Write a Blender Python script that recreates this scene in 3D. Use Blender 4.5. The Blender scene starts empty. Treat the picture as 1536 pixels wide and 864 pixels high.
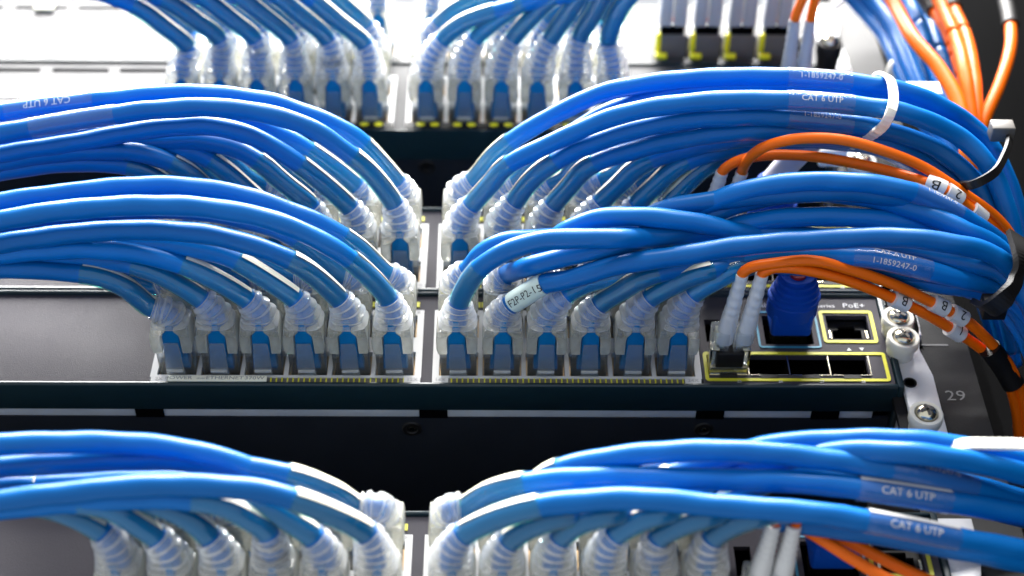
import bpy, bmesh, math, random
from mathutils import Vector, Matrix
random.seed(7)
S = 0.001                                   # everything below is laid out in millimetres
scene = bpy.context.scene
C = scene.collection

# ------------------------------------------------------------------ camera
CAM = Vector((22.65, -376.34, -357.86)); PITCH = math.radians(47.044); YAW = math.radians(0.754); ROLL = -0.00556
FPX = 2435.7
F = Vector((math.sin(YAW)*math.cos(PITCH), math.cos(YAW)*math.cos(PITCH), math.sin(PITCH)))
R0 = Vector((math.cos(YAW), -math.sin(YAW), 0)); U0 = R0.cross(F)
RV = R0*math.cos(ROLL) + U0*math.sin(ROLL); UV = U0*math.cos(ROLL) - R0*math.sin(ROLL)
cd = bpy.data.cameras.new('camera'); cam = bpy.data.objects.new('camera', cd); C.objects.link(cam)
M = Matrix((RV, UV, -F)).transposed().to_4x4(); M.translation = CAM*S
cam.matrix_world = M
cd.sensor_width = 36; cd.lens = FPX*36/1536; cd.clip_start = 0.01; cd.clip_end = 20
cd.dof.use_dof = True; cd.dof.focus_distance = 0.505; cd.dof.aperture_fstop = 7.5
scene.camera = cam

# ------------------------------------------------------------------ light
w = bpy.data.worlds.new('World'); scene.world = w; w.use_nodes = True
bg = w.node_tree.nodes['Background']; bg.inputs[0].default_value = (0.90, 0.95, 1.0, 1); bg.inputs[1].default_value = 0.80
def area(name, loc, aim, sx, sy, power, col=(1, 1, 1)):
    l = bpy.data.lights.new(name, 'AREA'); l.shape = 'RECTANGLE'; l.size = sx; l.size_y = sy; l.energy = power; l.color = col
    o = bpy.data.objects.new(name, l); C.objects.link(o); o.location = Vector(loc)
    o.rotation_euler = (Vector(aim) - Vector(loc)).to_track_quat('-Z', 'Y').to_euler()
    return o
area('ceiling_light', (-0.1, -0.52, 1.62), (0.0, 0.0, 0.03), 1.6, 0.95, 370, (1.0, 0.985, 0.96))
area('sparkle_light', (0.25, -1.50, 0.95), (0.0, 0.0, 0.03), 1.4, 0.15, 24, (1.0, 0.985, 0.96))  # added lamp for sparkle on the clear boots and ribs
scene.view_settings.view_transform = 'Standard'; scene.view_settings.look = 'None'
scene.view_settings.exposure = 0.0; scene.view_settings.gamma = 1
cy = scene.cycles; cy.max_bounces = 14; cy.transmission_bounces = 10; cy.transparent_max_bounces = 16; cy.glossy_bounces = 4; cy.diffuse_bounces = 3
cy.caustics_refractive = True; cy.caustics_reflective = False; cy.sample_clamp_indirect = 4; cy.use_denoising = True

# ------------------------------------------------------------------ materials
def mat(name, col, rough=0.5, metal=0, spec=0.5, trans=0, ior=1.45, bump=0, bscale=400, var=0, coat=0, sss=0, emit=None):
    m = bpy.data.materials.new(name); m.use_nodes = True; nt = m.node_tree; b = nt.nodes['Principled BSDF']
    b.inputs['Base Color'].default_value = (*col, 1); b.inputs['Roughness'].default_value = rough; b.inputs['Metallic'].default_value = metal
    b.inputs['Specular IOR Level'].default_value = spec; b.inputs['Transmission Weight'].default_value = trans; b.inputs['IOR'].default_value = ior
    b.inputs['Coat Weight'].default_value = coat
    if sss:
        b.inputs['Subsurface Weight'].default_value = sss; b.inputs['Subsurface Radius'].default_value = (1, 1, 1); b.inputs['Subsurface Scale'].default_value = 0.002
    tc = nt.nodes.new('ShaderNodeTexCoord'); n = nt.nodes.new('ShaderNodeTexNoise'); n.inputs['Scale'].default_value = bscale; n.inputs['Detail'].default_value = 4
    nt.links.new(tc.outputs['Object'], n.inputs['Vector'])
    if var:
        mx = nt.nodes.new('ShaderNodeMix'); mx.data_type = 'RGBA'
        mx.inputs['A'].default_value = (*[c*(1-var) for c in col], 1); mx.inputs['B'].default_value = (*[min(1, c*(1+var)) for c in col], 1)
        n2 = nt.nodes.new('ShaderNodeTexNoise'); n2.inputs['Scale'].default_value = 60; n2.inputs['Detail'].default_value = 6
        nt.links.new(tc.outputs['Object'], n2.inputs['Vector'])
        nt.links.new(n2.outputs['Fac'], mx.inputs['Factor']); nt.links.new(mx.outputs['Result'], b.inputs['Base Color'])
        mr = nt.nodes.new('ShaderNodeMapRange'); mr.inputs['To Min'].default_value = rough*0.8; mr.inputs['To Max'].default_value = min(1, rough*1.25)
        nt.links.new(n2.outputs['Fac'], mr.inputs['Value']); nt.links.new(mr.outputs['Result'], b.inputs['Roughness'])
    if bump:
        bp = nt.nodes.new('ShaderNodeBump'); bp.inputs['Strength'].default_value = bump; bp.inputs['Distance'].default_value = 0.0003
        nt.links.new(n.outputs['Fac'], bp.inputs['Height']); nt.links.new(bp.outputs['Normal'], b.inputs['Normal'])
    return m
def clearmat(name, tint, facing, haze, rough=0.12, glass=0, milk=(0.96, 0.95, 0.88)):
    """thin clear moulded plastic: see-through face-on, milky and glossy towards its edges"""
    m = bpy.data.materials.new(name); m.use_nodes = True; nt = m.node_tree; nt.nodes.clear()
    out = nt.nodes.new('ShaderNodeOutputMaterial')
    tr = nt.nodes.new('ShaderNodeBsdfTransparent'); tr.inputs[0].default_value = (*tint, 1)
    tl = nt.nodes.new('ShaderNodeBsdfTranslucent'); tl.inputs[0].default_value = (*milk, 1)
    df = nt.nodes.new('ShaderNodeBsdfDiffuse'); df.inputs[0].default_value = (*milk, 1)
    md = nt.nodes.new('ShaderNodeMixShader'); md.inputs[0].default_value = 0.68
    nt.links.new(tl.outputs[0], md.inputs[1]); nt.links.new(df.outputs[0], md.inputs[2])
    lw = nt.nodes.new('ShaderNodeLayerWeight'); lw.inputs['Blend'].default_value = facing
    tc = nt.nodes.new('ShaderNodeTexCoord'); nz = nt.nodes.new('ShaderNodeTexNoise'); nz.inputs['Scale'].default_value = 260; nz.inputs['Detail'].default_value = 3
    nt.links.new(tc.outputs['Object'], nz.inputs['Vector'])
    mr = nt.nodes.new('ShaderNodeMapRange'); mr.inputs['From Min'].default_value = 0.32; mr.inputs['From Max'].default_value = 0.68; mr.inputs['To Min'].default_value = haze*0.7; mr.inputs['To Max'].default_value = haze*1.3
    nt.links.new(nz.outputs['Fac'], mr.inputs['Value'])
    ad = nt.nodes.new('ShaderNodeMath'); ad.operation = 'ADD'; ad.use_clamp = True
    nt.links.new(lw.outputs['Facing'], ad.inputs[0]); nt.links.new(mr.outputs[0], ad.inputs[1])
    m1 = nt.nodes.new('ShaderNodeMixShader'); nt.links.new(ad.outputs[0], m1.inputs[0]); nt.links.new(tr.outputs[0], m1.inputs[1]); nt.links.new(md.outputs[0], m1.inputs[2])
    gl = nt.nodes.new('ShaderNodeBsdfGlossy'); gl.inputs['Roughness'].default_value = rough
    lf = nt.nodes.new('ShaderNodeLayerWeight'); lf.inputs['Blend'].default_value = 0.5
    pw = nt.nodes.new('ShaderNodeMath'); pw.operation = 'POWER'; pw.inputs[1].default_value = 5; nt.links.new(lf.outputs['Facing'], pw.inputs[0])
    fr = nt.nodes.new('ShaderNodeMath'); fr.operation = 'MULTIPLY_ADD'; fr.inputs[1].default_value = 0.9; fr.inputs[2].default_value = 0.05; nt.links.new(pw.outputs[0], fr.inputs[0])
    bp = nt.nodes.new('ShaderNodeBump'); bp.inputs['Strength'].default_value = 0.5; bp.inputs['Distance'].default_value = 0.0006
    nt.links.new(nz.outputs['Fac'], bp.inputs['Height']); nt.links.new(bp.outputs[0], gl.inputs['Normal'])
    m2 = nt.nodes.new('ShaderNodeMixShader'); nt.links.new(fr.outputs[0], m2.inputs[0]); nt.links.new(m1.outputs[0], m2.inputs[1]); nt.links.new(gl.outputs[0], m2.inputs[2])
    if glass:
        g = nt.nodes.new('ShaderNodeBsdfGlass'); g.inputs['Roughness'].default_value = rough; g.inputs['IOR'].default_value = 1.36; g.inputs['Color'].default_value = (*tint, 1)
        nt.links.new(bp.outputs[0], g.inputs['Normal'])
        m3 = nt.nodes.new('ShaderNodeMixShader'); m3.inputs[0].default_value = glass
        nt.links.new(m2.outputs[0], m3.inputs[1]); nt.links.new(g.outputs[0], m3.inputs[2]); m2 = m3
    nt.links.new(m2.outputs[0], out.inputs[0])
    return m
X = {}
def vary(m, amount):
    nt = m.node_tree; b = nt.nodes['Principled BSDF']; l = b.inputs['Base Color'].links[0]; src = l.from_socket
    oi = nt.nodes.new('ShaderNodeObjectInfo'); hs = nt.nodes.new('ShaderNodeHueSaturation'); mr = nt.nodes.new('ShaderNodeMapRange')
    mr.inputs['To Min'].default_value = 1-amount; mr.inputs['To Max'].default_value = 1+amount
    nt.links.new(oi.outputs['Random'], mr.inputs['Value']); nt.links.new(mr.outputs[0], hs.inputs['Value']); nt.links.new(src, hs.inputs['Color']); nt.links.new(hs.outputs[0], b.inputs['Base Color'])
X['blue'] = mat('blue_jacket', (0.0001, 0.125, 0.43), 0.33, spec=0.28, bump=0.12, bscale=250, var=0.10)
vary(X['blue'], 0.16)
X['core'] = mat('blue_core', (0.0005, 0.145, 0.38), 0.45, spec=0.25)
X['navy'] = mat('navy_boot', (0.0005, 0.065, 0.44), 0.5, spec=0.25, bump=0.1)
X['orange'] = mat('orange_jacket', (0.92, 0.15, 0.002), 0.38, spec=0.3, bump=0.08, var=0.08)
X['white'] = mat('white_plastic', (0.70, 0.70, 0.70), 0.4, bump=0.05, var=0.04)
X['cream'] = mat('cream_label', (0.82, 0.80, 0.66), 0.35, var=0.05)
X['nylon'] = mat('nylon', (0.80, 0.77, 0.68), 0.35, sss=0.4, var=0.05)
X['mint'] = mat('mint_label', (0.55, 0.66, 0.61), 0.35, var=0.03)
X['panel'] = mat('panel_grey', (0.050, 0.046, 0.056), 0.5, bump=0.35, bscale=3000, var=0.08, spec=0.12)
X['panel_light'] = mat('panel_light', (0.042, 0.042, 0.046), 0.5, bump=0.15, bscale=3000, var=0.04, spec=0.2)
X['overlay'] = mat('overlay_white', (0.58, 0.57, 0.56), 0.4, var=0.04)
X['bezel'] = mat('bezel_teal', (0.007, 0.022, 0.030), 0.36, bump=0.15, bscale=2500, var=0.15)
X['under'] = mat('underside', (0.018, 0.021, 0.028), 0.55, bump=0.2, bscale=2500, var=0.2, spec=0.15)
X['slot'] = mat('slot_steel', (0.60, 0.62, 0.66), 0.45, metal=0.1, bump=0.3, bscale=900, var=0.25)
X['black'] = mat('black', (0.0012, 0.0012, 0.0015), 0.8, var=0.2, spec=0.03)
X['blackp'] = mat('black_plastic', (0.008, 0.0075, 0.008), 0.5, var=0.2, bump=0.1, spec=0.3)
X['yellow'] = mat('yellow_print', (0.62, 0.58, 0.03), 0.45, var=0.06)
X['led'] = mat('yellow_led', (0.90, 0.82, 0.02), 0.3)
X['cyan'] = mat('cyan_print', (0.04, 0.26, 0.40), 0.45)
X['steel'] = mat('steel', (0.74, 0.68, 0.52), 0.25, metal=1, bump=0.15, var=0.1)
X['gold'] = mat('shield_tan', (0.52, 0.36, 0.20), 0.4, metal=0.7, var=0.15)
X['ear'] = mat('ear_steel', (0.74, 0.74, 0.76), 0.38, metal=0.25, bump=0.2, bscale=1500, var=0.06)
X['rail'] = mat('rail_black', (0.013, 0.0125, 0.0135), 0.45, spec=0.25, bump=0.2, bscale=2000, var=0.15)
X['print'] = mat('print_light', (0.62, 0.63, 0.65), 0.5)
X['ink'] = mat('print_ink', (0.01, 0.01, 0.012), 0.5)
X['faint'] = mat('print_faint', (0.16, 0.16, 0.165), 0.5)
X['grey_ink'] = mat('print_grey', (0.25, 0.25, 0.26), 0.5)
X['lav'] = mat('lavender_boot', (0.62, 0.58, 0.68), 0.5, bump=0.1, var=0.05)
X['grey'] = mat('grey_plastic', (0.42, 0.43, 0.45), 0.45, var=0.08)
X['dgrey'] = mat('dark_grey', (0.12, 0.11, 0.10), 0.45, var=0.15)
X['red'] = mat('red_strain', (0.30, 0.01, 0.015), 0.5)
X['boot'] = clearmat('clear_boot', (0.995, 0.99, 0.975), 0.38, 0.28, 0.05, 0.36, (0.995, 0.975, 0.86))
X['ring'] = clearmat('clear_ring', (0.99, 0.99, 0.985), 0.42, 0.25, 0.03, 0.30, (0.995, 0.985, 0.94))
X['latch'] = clearmat('clear_latch', (0.94, 0.96, 0.97), 0.2, 0.045, 0.06, 0.3, (0.90, 0.94, 0.96))
X['neck'] = clearmat('clear_neck', (0.98, 0.98, 0.97), 0.28, 0.13, 0.06, 0.2, (0.98, 0.98, 0.95))
X['plug'] = clearmat('clear_plug', (0.93, 0.95, 0.95), 0.12, 0.02, 0.06, 0.3, (0.92, 0.93, 0.92))
X['sleeve'] = clearmat('clear_sleeve', (0.42, 1.0, 0.88), 0.05, 0.0, 0.10)
X['wrap'] = clearmat('clear_wrap', (0.86, 0.93, 0.98), 0.06, 0.01, 0.06)

# ------------------------------------------------------------------ projection helpers (place a point where it stands)
def at(px, py, h=None, z=None):
    d = F + RV*((px-768)/FPX) - UV*((py-432)/FPX)
    t = (-h-CAM.y)/d.y if h is not None else (z-CAM.z)/d.z
    return CAM + d*t
def onx(px, py, x):
    d = F + RV*((px-768)/FPX) - UV*((py-432)/FPX)
    return CAM + d*((x-CAM.x)/d.x)

# ------------------------------------------------------------------ mesh helpers
class MB:
    def __init__(s): s.v = []; s.f = []
    def add(s, v, f):
        o = len(s.v); s.v += [tuple(p) for p in v]; s.f += [tuple(i+o for i in q) for q in f]; return s
    def box(s, x0, x1, y0, y1, z0, z1):
        return s.add([(x0,y0,z0),(x1,y0,z0),(x1,y1,z0),(x0,y1,z0),(x0,y0,z1),(x1,y0,z1),(x1,y1,z1),(x0,y1,z1)],
                     [(0,3,2,1),(4,5,6,7),(0,1,5,4),(1,2,6,5),(2,3,7,6),(3,0,4,7)])
    def prism(s, poly, a, b, axis='z'):
        n = len(poly)
        def p3(q, k): return {'z': (q[0], q[1], k), 'y': (q[0], k, q[1]), 'x': (k, q[0], q[1])}[axis]
        return s.add([p3(q, a) for q in poly] + [p3(q, b) for q in poly],
                     [tuple(range(n))[::-1], tuple(range(n, 2*n))] + [(i, (i+1) % n, n+(i+1) % n, n+i) for i in range(n)])
    def lathe(s, prof, n=24, axis='y', c=(0, 0, 0)):
        v = []; f = []; m = len(prof)
        for i in range(n):
            a = 2*math.pi*i/n
            for r, k in prof:
                q = (r*math.cos(a), r*math.sin(a))
                v.append({'y': (c[0]+q[0], c[1]+k, c[2]+q[1]), 'z': (c[0]+q[0], c[1]+q[1], c[2]+k)}[axis])
        for i in range(n):
            for j in range(m-1):
                f.append((i*m+j, ((i+1) % n)*m+j, ((i+1) % n)*m+j+1, i*m+j+1))
        f.append(tuple(i*m for i in range(n))); f.append(tuple(i*m+m-1 for i in range(n))[::-1])
        return s.add(v, f)
    def mesh(s, name, m, smooth=False, bevel=0, seg=2, ang=40):
        me = bpy.data.meshes.new(name); me.from_pydata([tuple(c*S for c in p) for p in s.v], [], s.f); me.update()
        bm = bmesh.new(); bm.from_mesh(me); bmesh.ops.recalc_face_normals(bm, faces=bm.faces)
        if bevel:
            es = [e for e in bm.edges if len(e.link_faces) == 2 and e.calc_face_angle(0) > math.radians(ang)]
            bmesh.ops.bevel(bm, geom=es, offset=bevel*S, segments=seg, profile=0.5, affect='EDGES', clamp_overlap=True)
        bm.to_mesh(me); bm.free()
        if smooth or bevel:
            for p in me.polygons: p.use_smooth = True
            if bevel or smooth == 'auto': me.set_sharp_from_angle(angle=math.radians(45))
        me.materials.append(X[m] if isinstance(m, str) else m)
        return me
def link(name, me, parent=None, loc=(0, 0, 0), rot=None):
    o = bpy.data.objects.new(name, me); C.objects.link(o)
    if parent: o.parent = parent
    o.location = Vector(loc)*S
    if rot: o.rotation_euler = rot
    return o
def tag(o, label, cat, group=None):
    o['label'] = label; o['category'] = cat
    if group: o['group'] = group
    return o
def empty(name, loc=(0, 0, 0)):
    o = bpy.data.objects.new(name, None); C.objects.link(o); o.location = Vector(loc)*S; o.empty_display_size = 0.01
    return o
def part(name, mb, m, parent, **k):
    """mesh given in world millimetres, hung under a parent (whatever its own place)"""
    p = parent; off = Vector((0, 0, 0))
    while p: off += p.location/S; p = p.parent
    mb.v = [tuple(Vector(v)-off) for v in mb.v]
    return link(name, mb.mesh(name, m, **k), parent)

def spline(pts, step=1.6):
    P = [Vector(p) for p in pts]
    P = [P[0]*2-P[1]] + P + [P[-1]*2-P[-2]]
    out = []
    for i in range(1, len(P)-2):
        p0, p1, p2, p3 = P[i-1:i+3]
        t0 = 0; t1 = t0+max(1e-3, (p1-p0).length**.5); t2 = t1+max(1e-3, (p2-p1).length**.5); t3 = t2+max(1e-3, (p3-p2).length**.5)
        n = max(2, int((p2-p1).length/step*2))
        for k in range(n):
            t = t1+(t2-t1)*k/n
            a1 = p0*((t1-t)/(t1-t0))+p1*((t-t0)/(t1-t0)); a2 = p1*((t2-t)/(t2-t1))+p2*((t-t1)/(t2-t1)); a3 = p2*((t3-t)/(t3-t2))+p3*((t-t2)/(t3-t2))
            b1 = a1*((t2-t)/(t2-t0))+a2*((t-t0)/(t2-t0)); b2 = a2*((t3-t)/(t3-t1))+a3*((t-t1)/(t3-t1))
            out.append(b1*((t2-t)/(t2-t1))+b2*((t-t1)/(t2-t1)))
    out.append(P[-2])
    for _ in range(3):                                             # soften the joints between spans
        out = [out[0]] + [(out[i-1]+out[i]*2+out[i+1])/4 for i in range(1, len(out)-1)] + [out[-1]]
    res = [out[0]]; acc = 0
    for a, b in zip(out, out[1:]):
        L = (b-a).length; d = step-acc
        while d <= L:
            res.append(a+(b-a)*(d/L)); d += step
        acc = L-(d-step)
    return res
REF = UV.copy()                                                    # angle 0 on a cable looks up along the picture
def frames(path, ref=None):
    fr = []
    ref = ref or REF
    for i, p in enumerate(path):
        t = (path[min(i+1, len(path)-1)]-path[max(i-1, 0)]).normalized()
        n = (ref-t*ref.dot(t)).normalized(); b = t.cross(n)
        if b.dot(-F) < 0: b = -b
        fr.append((p, t, n, b))
    return fr
def tube_mb(path, r, n=14, a0=0, a1=2*math.pi, caps=True, wob=0, ph=0, flat=1.0, ref=None, step=1.6):
    fr = frames(path, ref); full = abs(a1-a0-2*math.pi) < 1e-6; v = []; f = []; m = n if full else n+1
    L = len(fr)
    for i, (p, t, nn, b) in enumerate(fr):
        rr = r(i/(L-1)) if callable(r) else r
        for k in range(m):
            a = a0+(a1-a0)*k/n; q = rr
            if wob: q = rr*(1+wob*math.sin(i*step/7.5*2*math.pi/2+a*2+ph)+wob*.6*math.sin(i*step/3.1+a+ph*2))
            v.append(p+nn*(q*math.cos(a))+b*(q*flat*math.sin(a)))
    for i in range(L-1):
        for k in range(n):
            k2 = (k+1) % m
            f.append((i*m+k, i*m+k2, (i+1)*m+k2, (i+1)*m+k))
    if caps and full: f += [tuple(range(m))[::-1], tuple(range((L-1)*m, L*m))]
    mb = MB(); mb.add(v, f); return mb
def cut(path, s0, s1, step=1.6):
    L = (len(path)-1)*step; s0 = max(0, s0); s1 = min(L, s1); n = max(3, int((s1-s0)/step)+1); out = []
    for k in range(n+1):
        s = (s0+(s1-s0)*k/n)/step; i = min(int(s), len(path)-2); out.append(path[i].lerp(path[i+1], s-i))
    return out
_tc = {}
def text_verts(s, size):
    key = (s, size)
    if key not in _tc:
        c = bpy.data.curves.new('t', 'FONT'); c.body = s; c.size = size; c.align_x = 'CENTER'; c.align_y = 'CENTER'; c.resolution_u = 2
        o = bpy.data.objects.new('t', c); C.objects.link(o)
        me = o.to_mesh(); bm = bmesh.new(); bm.from_mesh(me); o.to_mesh_clear()
        bmesh.ops.triangulate(bm, faces=bm.faces[:])
        for _ in range(2):
            es = [e for e in bm.edges if e.calc_length() > size*0.35]
            if es: bmesh.ops.subdivide_edges(bm, edges=es, cuts=1)
        bmesh.ops.triangulate(bm, faces=bm.faces[:])
        bm.verts.index_update()
        _tc[key] = ([(v.co.x, v.co.y) for v in bm.verts], [tuple(x.index for x in q.verts) for q in bm.faces])
        bm.free(); C.objects.unlink(o); bpy.data.objects.remove(o); bpy.data.curves.remove(c)
    return _tc[key]
def text_flat(s, size, pos, sx=1.0):                                # lettering on a front panel: reads along +X, up +Z
    v, f = text_verts(s, size); mb = MB(); mb.add([(pos[0]+x*sx, pos[1], pos[2]+y) for x, y in v], f); return mb
def text_tube(s, size, path, s0, ang, r, flip=False, sx=1.0, step=1.6):
    v, f = text_verts(s, size); fr = frames(path); out = []
    for x, y in v:
        d = (s0+x*sx)/step; i = min(max(int(d), 0), len(path)-2); k = d-i
        p = path[i].lerp(path[i+1], k); n = fr[i][2].lerp(fr[i+1][2], k).normalized(); b = fr[i][3].lerp(fr[i+1][3], k).normalized()
        a = ang+(y if flip else -y)/r
        out.append(p+n*(r*math.cos(a))+b*(r*math.sin(a)))
    mb = MB(); mb.add(out, f); return mb

def plate(x0, x1, z0, z1, y0, y1, holes):
    """a plate in the XZ plane with rectangular openings, each with its cut edges"""
    xs = sorted({x0, x1, *[h[0] for h in holes], *[h[1] for h in holes]}); zs = sorted({z0, z1, *[h[2] for h in holes], *[h[3] for h in holes]})
    mb = MB()
    solid = [[not any(h[0]-1e-6 <= (a+b)/2 <= h[1]+1e-6 and h[2]-1e-6 <= (c+d)/2 <= h[3]+1e-6 for h in holes) for c, d in zip(zs, zs[1:])] for a, b in zip(xs, xs[1:])]
    nx, nz = len(xs)-1, len(zs)-1
    for i in range(nx):
        for j in range(nz):
            if not solid[i][j]: continue
            a, b, c, d = xs[i], xs[i+1], zs[j], zs[j+1]
            mb.add([(a, y0, c), (b, y0, c), (b, y0, d), (a, y0, d)], [(0, 1, 2, 3)])
            for (di, dj, q) in ((-1, 0, [(a, y0, c), (a, y0, d), (a, y1, d), (a, y1, c)]), (1, 0, [(b, y0, c), (b, y1, c), (b, y1, d), (b, y0, d)]),
                                (0, -1, [(a, y0, c), (a, y1, c), (b, y1, c), (b, y0, c)]), (0, 1, [(a, y0, d), (b, y0, d), (b, y1, d), (a, y1, d)])):
                ii, jj = i+di, j+dj
                if not (0 <= ii < nx and 0 <= jj < nz and solid[ii][jj]): mb.add(q, [(0, 1, 2, 3)])
    return mb
def rring(x0, x1, z0, z1, t, y, r=1.2, d=0.25):
    """rounded rectangular printed outline"""
    def loop(o):
        out = []
        rr = max(0.3, r-o)
        for cx, cz, a0 in ((x1-o-rr, z1-o-rr, 0), (x0+o+rr, z1-o-rr, 90), (x0+o+rr, z0+o+rr, 180), (x1-o-rr, z0+o+rr, 270)):
            for k in range(5):
                a = math.radians(a0+22.5*k); out.append((cx+rr*math.cos(a), cz+rr*math.sin(a)))
        return out
    A, B = loop(0), loop(t); n = len(A); mb = MB()
    v = [(p[0], y-d, p[1]) for p in A]+[(p[0], y-d, p[1]) for p in B]+[(p[0], y, p[1]) for p in A]+[(p[0], y, p[1]) for p in B]
    f = []
    for i in range(n):
        j = (i+1) % n
        f += [(i, j, n+j, n+i), (i, 2*n+i, 2*n+j, j), (n+i, n+j, 3*n+j, 3*n+i)]
    return mb.add(v, f)

# ------------------------------------------------------------------ the setting: cabinet side and rack rail
def structure(name, mb, m, **k):
    o = link(name, mb.mesh(name, m, **k)); o['kind'] = 'structure'; return o
structure('cabinet_side', MB().box(262, 268, -160, 420, -400, 700), 'black')
structure('cabinet_back', MB().box(-420, 268, 420, 426, -400, 700), 'black')
rail = empty('rack_rail', (176, 6, -260)); tag(rail, 'dark vertical rack rail marked 29 at the right of the switches', 'rack rail')
part('front_flange', plate(150, 179, -260, 420, 4.2, 6, [(157, 164, z, z+7) for z in range(-250, 400, 16)]), 'rail', rail)
part('side_flange', MB().box(177, 179, 6.1, 60, -260, 420), 'black', rail)
part('outer_flange', MB().box(179.4, 205, 58, 59.5, -260, 420), 'black', rail)
part('unit_number', text_flat('29', 6.2, (170.4, 4.1, 0.6), 1.1), 'faint', rail)
part('unit_line', MB().box(163.6, 172.5, 4.0, 4.15, 23.4, 24.1), 'faint', rail)
part('unit_line', MB().box(163.6, 172.5, 4.0, 4.15, -21, -20.3), 'faint', rail)

# ------------------------------------------------------------------ switches
PITCHX = 14.0
XR = 151.0; XL = -292.0
def colx(xc, side, i, g=10.2):                                      # i = 0 next to the centre gap
    return xc + (1 if side == 'R' else -1)*(g + PITCHX*i)
OPEN = [(5.0, 15.6), (22.4, 33.0)]                                  # port openings, above the unit's lower edge
def port_group(root, xc, side, z0, y, g, labels, lightpanel):
    xa = colx(xc, side, 0, g); xb = colx(xc, side, 5, g); lo, hi = min(xa, xb), max(xa, xb)
    holes = [(colx(xc, side, i, g)-6.3, colx(xc, side, i, g)+6.3, z0+a, z0+b) for i in range(6) for a, b in OPEN]
    fr = part('port_frame', plate(lo-8.4, hi+8.4, z0+4.0, z0+35.4, y-0.5, y+1.6, holes), 'overlay', root)
    for h in holes:
        x0, x1, za, zb = h
        jk = MB()                                                    # the shielded jack behind each opening
        jk.box(x0+0.05, x0+0.6, y+1.7, y+12, za, zb); jk.box(x1-0.6, x1-0.05, y+1.7, y+12, za, zb); jk.box(x0, x1, y+1.7, y+12, zb-0.05, zb+0.5)
        part('jack_shield', jk, 'gold', fr)
    for s, px, pz in labels: (part('number_tab', MB().box(px-2.6, px+2.6, y-0.5, y+0.2, z0+2.0, z0+3.98), 'overlay', fr) if pz < 5 else None, part('port_number', text_flat(s, 1.9, (px, y-0.62, z0+pz), 1.1), 'grey_ink', fr))
    return holes
def bezel(root, z0, m, ym=0):
    # lower lip with its rounded front edge and the flat underside behind it
    prof = [(0.3, 2.0), (-0.4, 1.5), (-0.5, 0.7), (-0.1, 0.15), (0.7, 0.0), (11.0, 0.0), (11.0, 2.0)]
    part('lower_lip', MB().prism([(y, z0+z) for y, z in prof], XL, XR, 'x'), m, root, bevel=0.15)
    prof = [(0.3, 42.6), (-0.5, 42.8), (-0.7, 43.5), (-0.2, 44.1), (14, 44.1), (14, 42.6)]
    part('upper_lip', MB().prism([(y, z0+z) for y, z in prof], XL, XR, 'x'), m, root, bevel=0.15)
    part('side_cheek', MB().box(XR+0.02, XR+2.2, -0.6, 26, z0+0.05, z0+44.0), m, root, bevel=0.6)
def underside(root, z0, gaps, screws):
    # slotted strip behind the lip: bright steel shows between the black bridges, then the black sheet-metal bottom
    xs = [XL]+gaps+[XR-1.5]
    for a, b in zip(xs, xs[1:]):
        part('vent_slot', MB().box(a+4.6, b-4.6, 11.15, 14.9, z0+0.7, z0+1.6), 'slot', root, bevel=0.15)
    for gx in gaps: part('slot_bridge', MB().box(gx-4.5, gx+4.5, 11.15, 15.0, z0+0.2, z0+1.6), 'black', root)
    part('bottom_plate', MB().box(XL, XR-0.5, 15.1, 300, z0+0.5, z0+2.2), 'under', root)
    for sx, sy in screws:
        sc = part('bottom_screw', MB().lathe([(3.3, 0), (2.9, -0.5), (2.0, -0.55), (1.7, -0.1), (0.1, -0.1)], 20, 'z', (sx, sy, z0+0.48)), 'blackp', root, smooth='auto')
        part('screw_recess', MB().lathe([(0.9, 0), (0.9, -0.25), (0.1, -0.25)], 6, 'z', (sx, sy, z0+0.36)), 'steel', sc)
SFPX = [97.2+13.0*i+0.0 for i in range(4)]
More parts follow.
